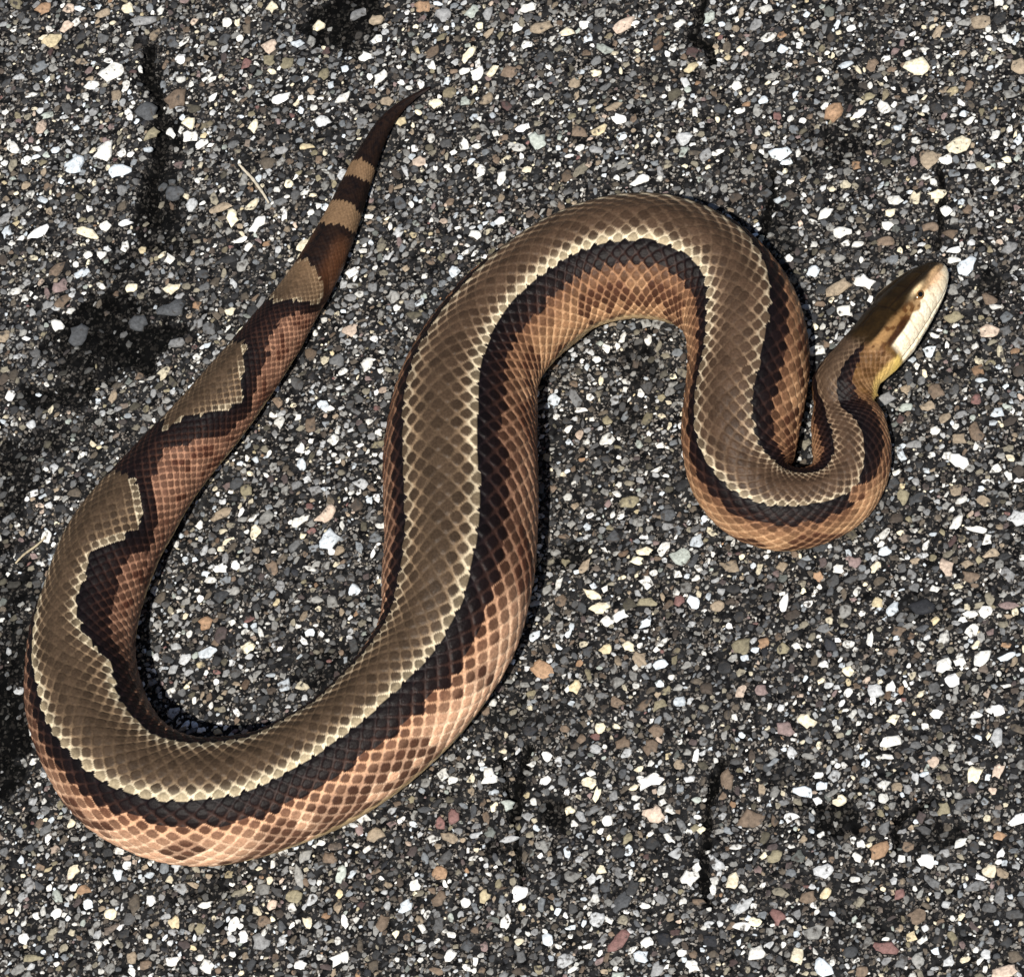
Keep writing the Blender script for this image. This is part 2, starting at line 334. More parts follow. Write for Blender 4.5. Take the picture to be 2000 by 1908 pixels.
hd = np.where(isL, np.interp(sc, KL[:, 0], KL[:, 1]), np.interp(sc, KR[:, 0], KR[:, 1]))
hb = np.where(isL, np.interp(sc, KL[:, 0], KL[:, 2]), np.interp(sc, KR[:, 0], KR[:, 2]))
thv = np.degrees(TH2); thv = (thv + 180) % 360 - 180
wob = (vnoise(uc * .6, ac * .1, 25) - .5) * 5 + (hash01(mi, ni, 3) - .5) * 3
wob = wob * (1 + 1.2 * smooth(s_at(190, 1440), s_at(250, 1000), sc))
qz = 0.30 + 0.45 * smooth(s_at(190, 1440), s_at(250, 1000), sc)
ath = qz * abs(thc) + (1 - qz) * abs(thv) + wob * 0.5           # stripe edges run along the scale rows with a small scallop
# crossing bands: where hd is negative the tan back is missing on that side
rowdeg = 360 / NROWS
px_u, py_u = np.interp(sc, S, cpx), np.interp(sc, S, cpy)
def mixc(a, b, t):
    return a * (1 - t[..., None]) + b * t[..., None]
def full(c): return np.broadcast_to(np.asarray(c), dd.shape + (3,))
tailness = smooth(s_at(190, 1440), s_at(250, 1000), sc)           # 1 towards the tail
tipness = smooth(s_at(560, 625), s_at(640, 492), sc)
front = smooth(s_at(901, 1000), s_at(1026, 594), sc)
# tan back
c_back = mixc(full(lin(66, 53, 41)), full(lin(70, 54, 42)), front)
n_back = mixc(full(lin(136, 114, 90)), full(lin(142, 119, 96)), front)
mid = smooth(0.15, 0.75, ath / np.maximum(hd, 1))                  # spine to edge
n_back = mixc(c_back * 1.25, n_back, 0.22 + 0.78 * mid)
edge_sun = np.interp(sc, *zip(*sorted([(s_at(190, 1440), .75), (s_at(338, 1561), 1.0), (s_at(653, 1488), 1.0), (s_at(852, 1287), .7), (s_at(901, 1000), .55), (s_at(925, 723), .7), (s_at(1103, 537), 1.0), (s_at(1288, 500), 1.0), (s_at(1450, 630), .7), (s_at(1453, 790), .5), (s_at(1500, 992), .8), (s_at(1660, 935), .4), (s_at(1654, 818), 0)]))) * np.where(isL, .62, 1.0)  # cream edge stronger along the sunlit southern bends: sunlight put into the colour
edge_t = np.where(tailness > 0, .6 + .3 * (1 - tailness), edge_sun) * smooth(hd - (1.1 + 1.1 * edge_sun) * rowdeg, hd - 0.2 * rowdeg, ath)
c_back = mixc(c_back, full(lin(218, 200, 164)), 0.6 * edge_t ** 3)
n_back = mixc(n_back, full(lin(244, 230, 198)), 0.92 * edge_t)
# black stripe
bt = np.clip((ath - hd) / np.maximum(hb - hd, 1), 0, 1)
c_blk = mixc(full(lin(10, 7, 9)), full(lin(26, 16, 15)), bt); n_blk = mixc(full(lin(20, 15, 18)), full(lin(72, 48, 38)), bt ** 1.6)
# flank
ft = smooth(0, 34, ath - hb)
pink = smooth(s_at(160, 1353), s_at(338, 1561), sc) * (1 - smooth(s_at(852, 1287), s_at(900, 1080), sc))
c_fl = mixc(mixc(full(lin(70, 44, 30)), full(lin(120, 82, 58)), ft), mixc(full(lin(98, 60, 38)), full(lin(214, 160, 118)), ft), pink)
n_fl = mixc(mixc(full(lin(136, 96, 70)), full(lin(196, 148, 108)), ft), mixc(full(lin(222, 164, 116)), full(lin(248, 206, 164)), ft), pink)
c_fl = mixc(c_fl, mixc(full(lin(96, 62, 38)), full(lin(168, 120, 74)), ft), 0.85 * front * (1 - tailness)); n_fl = mixc(n_fl, mixc(full(lin(170, 118, 74)), full(lin(222, 172, 116)), ft), 0.85 * front * (1 - tailness))
c_fl = mixc(c_fl, full(lin(104, 69, 50)), 0.8 * tailness); n_fl = mixc(n_fl, full(lin(182, 128, 94)), 0.75 * tailness)
blot = vnoise(mi * 0.42 + 7, ni * 0.42, 31) * 0.75 + rnd * 0.25
bmask = smooth(0.50, 0.57, blot) * smooth(8, 18, ath - hb) * (1 - smooth(60, 90, ath - hb))
desat = lambda c: c * .80 + c.mean(-1, keepdims=True) * .20
c_fl, n_fl = desat(c_fl), desat(n_fl)
c_fl = mixc(c_fl, full(lin(58, 32, 24)), 0.9 * bmask); n_fl = mixc(n_fl, full(lin(110, 66, 48)), 0.6 * bmask)
belly = smooth(112, 122, ath)
c_fl = mixc(c_fl, full(lin(216, 186, 140)), belly); n_fl = mixc(n_fl, full(lin(200, 168, 124)), belly)
athq = 0.5 * abs(thc) + 0.5 * abs(thv) + (rnd - .5) * 4 + wob
inb = (ath < hd); ink = (~inb) & (athq < hb)
cc = np.where(inb[..., None], c_back, np.where(ink[..., None], c_blk, c_fl))
nc = np.where(inb[..., None], n_back, np.where(ink[..., None], n_blk, n_fl))
cc = cc * (0.72 + 0.56 * rnd2)[..., None]; nc = nc * (0.80 + 0.4 * vnoise(U2 * 1.7, A * .8, 26))[..., None]
net = smooth(0.78, 0.94, dd + 0.05 * along)
nettone = np.where(inb, 0.42 + 0.5 * mid, 0.90 - 0.2 * front * (1 - smooth(10, 40, ath - hb)))
tintv = mixc(cc, nc, net * nettone)
# hind end of the tail is dusky
dusk = mixc(full(lin(14, 11, 12)), full(lin(40, 27, 20)), vnoise(U2 * 2, A * .5, 33))
tintv = np.where(inb[..., None], mixc(tintv, full(lin(140, 112, 84)), 0.6 * tipness), mixc(tintv, dusk, 0.85 * tipness))
tipb = smooth(s_at(575, 600), s_at(627, 518), sc) * (1 - smooth(s_at(640, 492), s_at(655, 458), sc))
tintv = np.where((~inb)[..., None], mixc(tintv, full(lin(92, 58, 36)), 0.55 * tipb * smooth(20, 60, ath)), tintv)

# ---- head colours (view angle: 0 = facing the camera, + = the snake's right)
va = -(np.degrees(TH2) + Dl[:, None]); H2 = np.repeat(hh[:, None], NT, 1)
rt = -np.degrees(TH2)                                   # right of the spine, degrees
art = abs(rt)
k1 = vnoise(H2 * 14, rt / 14, 41); k2 = vnoise(H2 * 30, rt / 7, 42); k3 = vnoise(H2 * 7, rt / 24, 43)
top = mixc(full(lin(26, 18, 8)), full(lin(46, 33, 15)), k1)
cheek = mixc(full(lin(84, 60, 30)), full(lin(158, 122, 80)), k3)
cheek = mixc(cheek, full(lin(214, 176, 130)), 0.7 * smooth(0.25, 0.45, H2))
cheek = mixc(cheek, full(lin(84, 54, 28)), smooth(0.54, 0.70, k2) * (0.95 - 0.5 * smooth(.25, .5, H2)))
lip = mixc(full(lin(255, 246, 220)), full(lin(240, 214, 174)), k1 * 0.6)  # pale lip skin, with sunlit brightness put into its near-white colour
seam = np.exp(-((((H2 + .004 * art / 10) / 0.105) % 1 - .5) / 0.07) ** 2)
lip = mixc(lip, full(lin(180, 134, 96)), 0.5 * seam)
w_top = smooth(54, 40, art + (k3 - .5) * 22 + np.clip(H2 - .55, 0, 1) * 20)
w_lip = smooth(70, 75, art + (k1 - .5) * 10 + 8 * smooth(.3, .6, H2)) * smooth(-0.02, 0.03, H2)
# plates on the crown: cross seams and a middle seam
pl = np.zeros_like(H2)
for h0, a0, a1 in ((0.22, 0, 46), (0.46, 0, 30), (0.66, 0, 50), (0.80, 0, 50), (0.91, 0, 46)):
    pl = np.maximum(pl, np.exp(-((H2 - h0 - 0.0004 * (art - 20)) / 0.010) ** 2) * smooth(a1 + 3, a1 - 3, art) * (art >= a0))
pl = np.maximum(pl, np.exp(-(art / 2.2) ** 2) * ((H2 < 0.22) * (H2 > 0.0) + (H2 > 0.66)))
pl = np.maximum(pl, np.exp(-((art - 24 - 10 * (H2 - .22)) / 2.2) ** 2) * (H2 > 0.22) * (H2 < 0.66))
plates = pl * smooth(-.02, .03, H2)
top = mixc(top, full(lin(24, 15, 8)), 0.75 * plates)
hc = mixc(cheek, top, w_top); hc = mixc(hc, lip, w_lip)
# dark streak behind the eye above the lip, running back to the mouth corner
stk = smooth(9, 4, abs(art - (68 - 10 * np.clip(H2, 0, .5)))) * smooth(-0.06, 0.0, H2) * smooth(0.28, 0.18, H2)
hc = mixc(hc, full(lin(52, 28, 12)), stk * 0.95)
# snout and brow pale patches
brow = np.exp(-(((H2 - 0.47) / 0.07) ** 2 + ((art - 47) / 5) ** 2)); hc = mixc(hc, full(lin(248, 216, 168)), np.clip(brow * 1.3, 0, 1))
lor = np.exp(-(((H2 - 0.68) / 0.12) ** 2 + ((art - 66) / 14) ** 2)); hc = mixc(hc, full(lin(230, 190, 150)), np.clip(lor, 0, 1))
nost = np.exp(-(((H2 - 0.92) / 0.025) ** 2 + ((art - 56) / 9) ** 2)); hc = mixc(hc, full(lin(70, 40, 24)), np.clip(nost * 1.3, 0, 1))
tip = smooth(0.95, 1.0, H2); hc = mixc(hc, full(lin(150, 104, 70)), tip * .6)
# throat and jaw
thr = smooth(88, 104, art + (k2 - .5) * 14) * smooth(0.04, -0.04, H2); hc = mixc(hc, full(lin(228, 196, 112)), thr)
ol = smooth(60, 44, art) * 0
hmask = smooth(-0.16, -0.06, H2 + (k3 - .5) * 0.10)
neck = smooth(s_at(1654, 818), s_at(1646, 742), S)[:, None] * (1 - hmask)
olive = mixc(full(lin(70, 48, 24)), full(lin(112, 82, 44)), k1); olive = mixc(olive, full(lin(230, 196, 112)), smooth(88, 105, art))
fl_n = (~inb) & (~ink)
tintv = np.where(fl_n[..., None], mixc(tintv, olive, 0.7 * neck), tintv)
tintv = np.where(inb[..., None], mixc(tintv, full(lin(84, 68, 54)), 0.5 * neck), tintv)
tintv = mixc(tintv, hc, hmask)

# ---- shape
hw = 1 + 0.06 * headf                                   # half width, top and bottom heights relative to the radius
topf = 1 - 0.12 * headf; botf = 1 - 0.06 * headf
cth, sth = np.cos(TH2), np.sin(TH2)
vert = np.where(cth > 0, topf[:, None], botf[:, None])
hgt = rs[:, None] * (0.05 * np.clip(1 - dd ** 4, 0, 1) + 0.17 * np.clip(0.5 - 0.6 * along, 0, 1.1) * (1 - smooth(0.86, 1.0, dd)) + 0.03 * np.exp(-((fm - fn) / 0.25) ** 2) * (1 - smooth(.6, .9, dd)))
fade = (1 - 0.85 * hmask) * smooth(0.0, 0.03, S)[:, None]
hgt = hgt * fade * (1 - belly * .8)
lump = (vnoise(U2 * 0.35, A * 0.25, 51) - .5) * 0.035 + (vnoise(U2 * 0.12, A * 0.05, 52) - .5) * 0.04 + 0.022 * np.exp(-(np.degrees(TH2) / 9) ** 2) - 0.02 * np.exp(-((abs(np.degrees(TH2)) - 24) / 12) ** 2)
ridge = np.clip(1 - abs(art - 44) / 16, 0, 1) * 0.15 * smooth(0.28, 0.40, H2) * smooth(0.98, 0.75, H2)      # brow ridge
groove = -0.10 * np.exp(-((art - 120) / 5.0) ** 2) * smooth(-0.02, 0.05, H2) * smooth(1.0, 0.93, H2)        # mouth
socket = -0.08 * np.exp(-(((H2 - 0.45) / 0.06) ** 2 + ((art - 58) / 9) ** 2))
canth = -0.10 * np.exp(-((art - 66) / 12) ** 2) * smooth(0.52, 0.62, H2) * smooth(1, .85, H2)
scal = (0.012 * (k2 - .5) - 0.014 * plates - 0.012 * seam * w_lip) * hmask
rr = Rr[:, None] * (1 + lump + (ridge + groove + socket + canth) * hmask + scal) + hgt
pos = Cn[:, None, :] + rr[..., None] * ((cth * vert)[..., None] * Nn[:, None, :] + (sth * hw[:, None])[..., None] * Ln[:, None, :])
zz = pos[..., 2]; floor_z = 0.0006
lowm = zz < floor_z + 0.0015                             # belly settles on the pebbles
pos[..., 2] = np.where(lowm, floor_z + 0.0015 * np.exp((zz - floor_z - 0.0015) / 0.003), zz)
verts = pos.reshape(-1, 3); nv = len(verts)
i0 = np.arange(NR - 1)[:, None] * NT; j = np.arange(NT)[None, :]; jn = (j + 1) % NT
bq = np.stack([i0 + j, i0 + jn, i0 + NT + jn, i0 + NT + j], -1).reshape(-1, 4)
verts = np.r_[verts, Cn[:1], Cn[-1:] + Tn[-1:] * 0.0004]
capA = np.stack([np.full(NT, nv), (np.arange(NT) + 1) % NT, np.arange(NT)], -1)
capB = np.stack([np.full(NT, nv + 1), (NR - 1) * NT + np.arange(NT), (NR - 1) * NT + (np.arange(NT) + 1) % NT], -1)
cols = np.r_[tintv.reshape(-1, 3), tintv[0, :1], tintv[-1, :1]]
snake = bpy.data.objects.new('snake', None); col.objects.link(snake)
base_pt = Vector((float(Cn[NR // 2][0]), float(Cn[NR // 2][1]), 0.0)); snake.location = base_pt; snake.empty_display_size = 0.02
snake['label'] = 'brown snake with black side stripes and orange flanks lying in loops on asphalt'; snake['category'] = 'snake'
off = np.array(base_pt)
body = link('body', mesh_np('body', verts - off, tris=np.r_[capA, capB], quads=bq, colors=np.clip(cols, 0, 1)), snake, SKIN)

# ---- eyes
def make_eye(right):
    i = int(np.argmin(abs(hh - 0.45))); sgn = -1 if right else 1
    a = math.radians(58) * sgn
    d = math.cos(a) * topf[i] * Nn[i] + math.sin(a) * hw[i] * Ln[i]
    c = Cn[i] + d * Rr[i] * 0.90
    f, o = Tn[i], d / np.linalg.norm(d); u = np.cross(o, f); u /= np.linalg.norm(u); f = np.cross(u, o)
    vs, fs = [], []
    nu, nvv = 16, 9; r = 11.5 * mpp
    for a1 in range(nvv):
        ph = math.pi * a1 / (nvv - 1) * 0.62
        for b1 in range(nu):
            t = 2 * math.pi * b1 / nu
            vs.append(c + o * (math.cos(ph) * r * 0.75) + f * (math.sin(ph) * math.cos(t) * r * 1.15) + u * (math.sin(ph) * math.sin(t) * r * 0.9))
    for a1 in range(nvv - 1):
        for b1 in range(nu):
            fs.append((a1 * nu + b1, a1 * nu + (b1 + 1) % nu, (a1 + 1) * nu + (b1 + 1) % nu, (a1 + 1) * nu + b1))
    m, n, l, b = new_mat('eye_amber', 0.15, 0.6)
    b.inputs['Base Color'].default_value = (0.20, 0.105, 0.035, 1)
    e = link('eye', mesh_np('eye', np.array(vs) - off, quads=fs), snake, m)
    pm, n, l, b = new_mat('pupil_black', 0.1, 0.6); b.inputs['Base Color'].default_value = (0.004, 0.004, 0.004, 1)
    pv = [c + o * (r * 0.765) - off]; 
    for b1 in range(14):
        t = 2 * math.pi * b1 / 14
        pv.append(c + o * (r * 0.72) + f * (math.cos(t) * r * 0.5) + u * (math.sin(t) * r * 0.42) - off)
    pf = [(0, 1 + k, 1 + (k + 1) % 14) for k in range(14)]
    link('pupil', mesh_np('pupil', np.array(pv), tris=pf), e, pm)
make_eye(True); make_eye(False)

# ------------------------------------------------------------------ pebbles set in the asphalt
PAL = {'w': (243, 242, 234), 'b': (214, 226, 236), 'c': (240, 226, 188), 'y': (214, 194, 144), 't': (162, 142, 114), 'n': (124, 103, 82), 'o': (170, 130, 90),
       'p': (206, 180, 156), 'r': (134, 92, 86), 'm': (140, 116, 112), 'g': (142, 143, 144), 'l': (190, 193, 195), 'd': (78, 81, 85), 'k': (44, 46, 52),
       'v': (142, 132, 100), 'e': (176, 186, 176)}
# x, y, length, width, turn in degrees, colour
STONES = [
 (84,15,30,26,0,'o'),(101,76,40,28,0,'y'),(129,50,28,22,40,'p'),(216,136,54,36,15,'w'),(177,164,28,18,0,'w'),(198,26,30,18,10,'t'),(248,15,22,22,0,'c'),(274,39,58,26,-10,'g'),
 (341,190,42,44,0,'n'),(287,216,44,36,20,'d'),(203,295,46,34,30,'w'),(144,324,44,36,10,'b'),(233,332,42,26,15,'b'),(369,237,28,26,40,'c'),(369,265,28,28,0,'w'),(334,259,24,14,-50,'w'),
 (295,261,32,22,20,'v'),(75,455,54,26,25,'w'),(170,453,44,20,-25,'c'),(203,438,26,22,0,'w'),(244,435,28,18,15,'w'),(112,524,36,24,30,'n'),(119,560,34,28,45,'m'),(110,632,28,28,0,'w'),
 (172,496,20,19,0,'w'),(198,496,20,18,0,'w'),(336,560,32,22,5,'c'),(256,560,32,20,10,'c'),(276,485,18,16,0,'y'),(548,190,38,22,5,'w'),(496,243,32,20,80,'c'),(597,285,32,16,0,'y'),
 (526,88,32,28,20,'p'),(560,121,30,26,0,'v'),(524,116,26,22,0,'v'),(479,123,28,18,80,'r'),(414,187,26,14,45,'w'),(530,11,28,22,90,'c'),(621,47,24,22,0,'c'),(429,403,60,22,12,'t'),
 (340,377,40,28,0,'d'),(373,399,26,24,0,'l'),(453,425,36,26,80,'c'),(502,435,42,22,60,'w'),(590,478,30,24,30,'c'),(466,466,34,12,20,'w'),(483,478,20,16,60,'w'),(631,237,30,26,0,'l'),
 (547,291,32,22,0,'g'),(269,631,44,28,0,'d'),(334,601,56,34,-10,'d'),(153,649,48,44,70,'d'),(448,608,22,20,0,'c'),(687,530,26,22,0,'w'),(687,642,34,26,20,'p'),
 (716,110,30,22,0,'w'),(744,151,46,20,55,'w'),(721,150,20,12,-70,'w'),(730,37,32,22,0,'t'),(823,11,30,26,0,'o'),(867,28,34,34,40,'g'),(921,23,28,22,45,'e'),(951,25,34,22,75,'g'),
 (913,107,38,22,45,'c'),(930,142,32,26,20,'w'),(963,137,28,18,60,'c'),(995,139,36,26,0,'n'),(954,64,34,14,50,'t'),(1058,52,48,24,15,'t'),(1008,55,22,18,60,'w'),(1031,12,36,20,0,'w'),
 (1216,44,44,32,20,'p'),(1209,231,30,20,-10,'w'),(1022,247,30,16,15,'w'),(1049,274,40,34,40,'e'),(1134,260,30,28,0,'n'),(1171,254,34,16,25,'y'),(1252,351,42,22,15,'w'),(978,347,34,20,60,'w'),
 (1027,329,24,16,-40,'c'),(1195,208,40,16,20,'t'),(1122,164,26,24,70,'t'),(821,313,30,22,-10,'p'),(849,201,26,18,0,'c'),(782,237,26,18,10,'y'),(755,196,22,20,0,'t'),(928,456,24,22,0,'w'),
 (976,429,24,18,20,'w'),(1109,60,28,20,0,'c'),(1138,46,22,20,0,'w'),(1921,37,46,32,20,'t'),(1832,60,36,16,60,'t'),(1791,129,44,38,0,'c'),(1630,220,42,30,50,'o'),(1876,276,52,40,15,'c'),
 (1817,310,46,30,40,'t'),(1845,310,24,22,0,'w'),(1524,298,44,28,20,'b'),(1429,21,28,18,20,'l'),(1386,34,30,26,70,'e'),(1347,132,34,16,30,'y'),(1438,166,20,20,0,'w'),(1490,194,20,20,0,'b'),
 (1337,270,40,28,25,'l'),(1612,416,32,24,35,'w'),(1645,450,36,22,10,'w'),(1679,474,30,14,0,'w'),(1737,414,24,20,0,'c'),(1731,438,24,20,30,'w'),(1830,377,32,20,20,'c'),(1865,487,30,14,0,'w'),
 (1886,517,44,32,30,'b'),(1587,526,34,30,70,'b'),(1638,558,56,26,30,'t'),(1688,548,34,28,-30,'w'),(1645,604,28,26,0,'w'),(1987,127,44,38,60,'t'),(1817,440,30,22,0,'n'),(1727,468,36,22,-15,'n'),
 (1863,617,36,24,15,'v'),(1931,647,34,26,0,'p'),(1931,584,30,28,0,'n'),(1862,506,26,12,0,'w'),(1873,899,40,28,-60,'w'),(1944,912,26,24,0,'w'),(1871,854,28,28,0,'t'),(1903,839,40,24,-60,'n'),
 (1828,764,34,30,0,'n'),(1812,792,28,22,20,'t'),(1845,815,28,22,40,'t'),(1767,794,26,22,0,'e'),(1825,841,28,18,0,'w'),(1784,869,30,16,0,'g'),(1731,779,42,24,20,'g'),(1868,956,28,24,0,'t'),
 (1763,968,34,22,80,'v'),(1988,1010,40,36,0,'l'),(1866,1022,50,18,50,'w'),(1910,1033,44,18,-20,'w'),(1847,1104,36,28,-30,'p'),(1899,1124,42,22,-5,'n'),(1888,1098,26,16,0,'t'),(1664,1096,30,22,0,'m'),
 (1599,1126,22,22,0,'o'),(1709,1104,30,16,60,'c'),(1728,1074,24,18,0,'b'),(1636,1109,22,18,0,'w'),(1713,1176,22,22,0,'y'),(1897,1197,34,16,-20,'w'),(1927,1193,26,24,0,'w'),(1530,1182,44,18,70,'w'),
 (1698,1249,36,12,85,'w'),(1754,1231,30,18,0,'n'),(1935,1079,32,18,10,'t'),(1972,1180,38,18,-10,'m'),(1799,1182,44,32,0,'k'),(1326,1082,46,38,60,'e'),(1294,1066,28,22,30,'w'),(1256,1073,30,20,-15,'c'),
 (1241,1093,26,16,0,'c'),(1140,1102,32,16,55,'t'),(1171,1183,36,28,0,'c'),(1184,1211,28,20,25,'w'),(1043,1239,34,20,50,'b'),(1324,1171,28,22,60,'r'),(1356,1174,30,26,-50,'b'),(1401,1182,32,24,50,'t'),
 (1264,1173,44,22,-10,'v'),(1247,1285,34,30,-40,'t'),(1227,1263,24,22,0,'c'),(1184,1265,28,18,0,'y'),(1057,1303,46,32,-25,'o'),(1123,1339,30,24,60,'y'),(1288,1297,32,20,30,'b'),(1200,1370,36,24,-10,'n'),
 (1288,1374,36,20,25,'v'),(1448,1347,32,22,70,'p'),(1485,1346,32,30,0,'m'),(1492,1254,26,24,0,'o'),(1450,1263,40,30,20,'v'),(1269,1458,30,28,0,'n'),(1216,1451,28,24,40,'n'),(1133,1442,26,18,45,'n'),
 (1067,1476,30,22,-60,'w'),(1064,1522,28,18,5,'w'),(1147,1526,30,24,-20,'c'),(1272,1522,50,24,25,'w'),(1357,1479,42,14,80,'w'),(1345,1520,30,18,0,'l'),(1420,1522,40,26,90,'n'),(1324,1492,26,22,0,'t'),
 (1736,1443,44,26,0,'w'),(1844,1299,34,28,0,'w'),(1915,1286,40,26,25,'w'),(1965,1279,34,16,25,'b'),(1859,1329,30,26,40,'w'),(1708,1346,32,30,0,'l'),(1741,1340,22,20,0,'w'),(1657,1312,22,22,0,'c'),
 (1948,1383,26,22,0,'w'),(1904,1394,24,18,0,'w'),(1829,1394,24,20,0,'w'),(1745,1402,26,24,30,'c'),(1609,1297,20,20,0,'w'),(1534,1422,32,30,0,'m'),(1575,1409,34,28,-30,'c'),(1467,1598,56,32,-10,'n'),
 (1605,1534,24,20,0,'b'),(1639,1564,24,20,20,'c'),(1904,1512,34,28,70,'c'),(1950,1505,38,24,60,'p'),(1827,1486,26,22,0,'p'),(1717,1661,40,34,20,'o'),(1950,1630,28,18,0,'o'),(1807,1680,28,28,0,'w'),
 (1932,1699,34,26,20,'c'),(1876,1643,30,14,25,'w'),(1672,1673,28,18,-30,'w'),(1609,1699,36,28,-10,'l'),(1514,1673,32,26,0,'v'),(1430,1717,34,22,75,'c'),(1611,1745,28,22,60,'y'),(1577,1749,34,26,0,'n'),
 (1519,1786,34,28,-60,'r'),(1790,1783,38,32,30,'n'),(1725,1850,52,26,-15,'r'),(1557,1865,36,26,80,'c'),(1478,1859,38,32,0,'w'),(1475,1799,24,20,0,'c'),(1609,1887,44,28,-70,'b'),(1756,1745,26,18,80,'r'),
 (1986,1600,44,20,30,'w'),(1844,1577,30,26,60,'v'),(1682,1896,28,24,0,'n'),(1963,1896,60,26,10,'p'),(1947,1436,40,20,85,'l'),(955,1517,34,32,0,'w'),(732,1629,34,28,20,'t'),(880,1636,38,20,-25,'t'),
 (860,1702,32,28,20,'o'),(746,1800,36,28,60,'n'),(791,1768,32,20,40,'b'),(857,1753,30,26,80,'n'),(1010,1741,34,30,0,'w'),(1069,1833,34,24,70,'b'),(1252,1867,28,26,0,'b'),(1206,1835,52,26,50,'r'),
 (1277,1588,44,34,0,'p'),(1184,1600,28,24,30,'w'),(1166,1549,28,18,70,'c'),(1352,1885,26,26,0,'w'),(1264,1837,26,22,0,'w'),(1328,1858,24,14,0,'w'),(1343,1711,36,32,40,'w'),(1213,1757,46,32,70,'d'),
 (992,1636,38,14,12,'l'),(946,1750,26,20,80,'y'),(1225,1636,28,18,50,'v'),(1174,1695,22,20,30,'c'),(885,1593,34,22,80,'r'),(992,1570,28,24,-50,'e'),(908,1760,24,20,40,'w'),(810,1728,24,24,0,'w'),
 (664,1869,46,26,25,'w'),(336,1875,34,22,0,'w'),(584,1882,30,20,30,'w'),(602,1800,26,22,0,'c'),(456,1800,32,20,70,'w'),(401,1766,28,16,0,'w'),(509,1839,34,32,0,'g'),(474,1828,26,18,-60,'w'),
 (516,1796,28,24,0,'n'),(530,1768,24,18,40,'p'),(641,1675,34,24,10,'n'),(666,1706,34,20,85,'e'),(228,1704,26,22,60,'b'),(142,1698,34,24,60,'c'),(135,1606,24,18,-50,'c'),(214,1784,24,22,0,'c'),
 (109,1784,24,18,35,'w'),(68,1787,17,16,0,'w'),(340,1800,26,22,-60,'y'),(392,1812,28,20,0,'v'),(46,1830,24,22,0,'w'),(171,1763,24,20,0,'b'),(64,1869,36,18,0,'v'),(285,1882,26,20,0,'n'),
 (162,1734,28,20,0,'o'),(255,1868,28,24,-50,'t'),(573,1750,34,24,-10,'v'),(400,1212,34,31,0,'o'),(404,1271,32,26,0,'b'),(643,1053,46,32,65,'b'),(636,1004,52,24,35,'p'),(435,1001,50,18,30,'t'),
 (498,1039,30,24,60,'c'),(588,907,24,20,80,'b'),(432,1108,26,20,10,'w'),(458,1101,20,20,0,'w'),(362,1285,28,24,50,'l'),(456,1323,40,18,80,'l'),(508,1386,30,16,85,'l'),(581,1365,28,24,0,'t'),
 (593,1081,24,22,0,'b'),(575,850,28,20,80,'y'),(702,1039,26,22,60,'w'),(518,859,26,22,0,'g'),(504,935,30,12,30,'c'),(532,918,24,16,15,'c'),(716,982,26,22,30,'y'),(491,1186,26,24,0,'n'),
 (529,1146,26,16,15,'w'),(532,1176,20,15,60,'w'),(420,1136,28,20,-70,'n'),(452,1273,30,12,20,'w'),(357,1231,26,18,0,'w'),(522,1226,26,18,0,'w'),(463,1133,36,12,-20,'w'),(640,1282,38,24,0,'k'),
 (1091,821,32,28,20,'b'),(1217,845,38,34,30,'w'),(1236,862,28,20,-10,'w'),(1296,759,34,30,60,'b'),(1195,944,34,28,60,'r'),(1153,945,22,20,0,'c'),(1195,882,32,22,30,'g'),(1240,886,50,14,25,'t'),
 (1120,779,24,22,0,'w'),(1136,756,22,20,0,'w'),(1245,688,26,20,0,'y'),(1244,645,22,16,20,'c'),(1165,783,34,16,-10,'y'),(1249,797,38,18,0,'w'),(1312,784,26,12,0,'w'),(1277,731,24,20,0,'n'),
 (1256,773,44,20,30,'v'),(1325,994,28,22,0,'e'),(1340,1017,24,14,0,'w'),(1181,1016,18,18,0,'y'),(73,966,44,40,45,'m'),(56,796,30,28,0,'c'),(64,734,26,22,0,'w'),(94,819,36,34,45,'t'),
 (18,1074,32,28,20,'t'),(41,1042,40,26,-10,'g'),(152,904,26,16,70,'w'),(59,1144,34,26,0,'l'),(187,722,58,42,10,'d'),(108,667,34,22,85,'n'),(88,693,22,20,0,'t'),(220,734,18,16,0,'w')]

def snake_clear(x, y, f):          # True where a pebble at world x, y would be wholly under the snake
    d2 = (Cn[::12, 0] - x) ** 2 + (Cn[::12, 1] - y) ** 2
    k = np.argmin(d2 - Rr[::12] ** 2 * f)
    return d2[k] < (Rr[::12][k] ** 2) * f

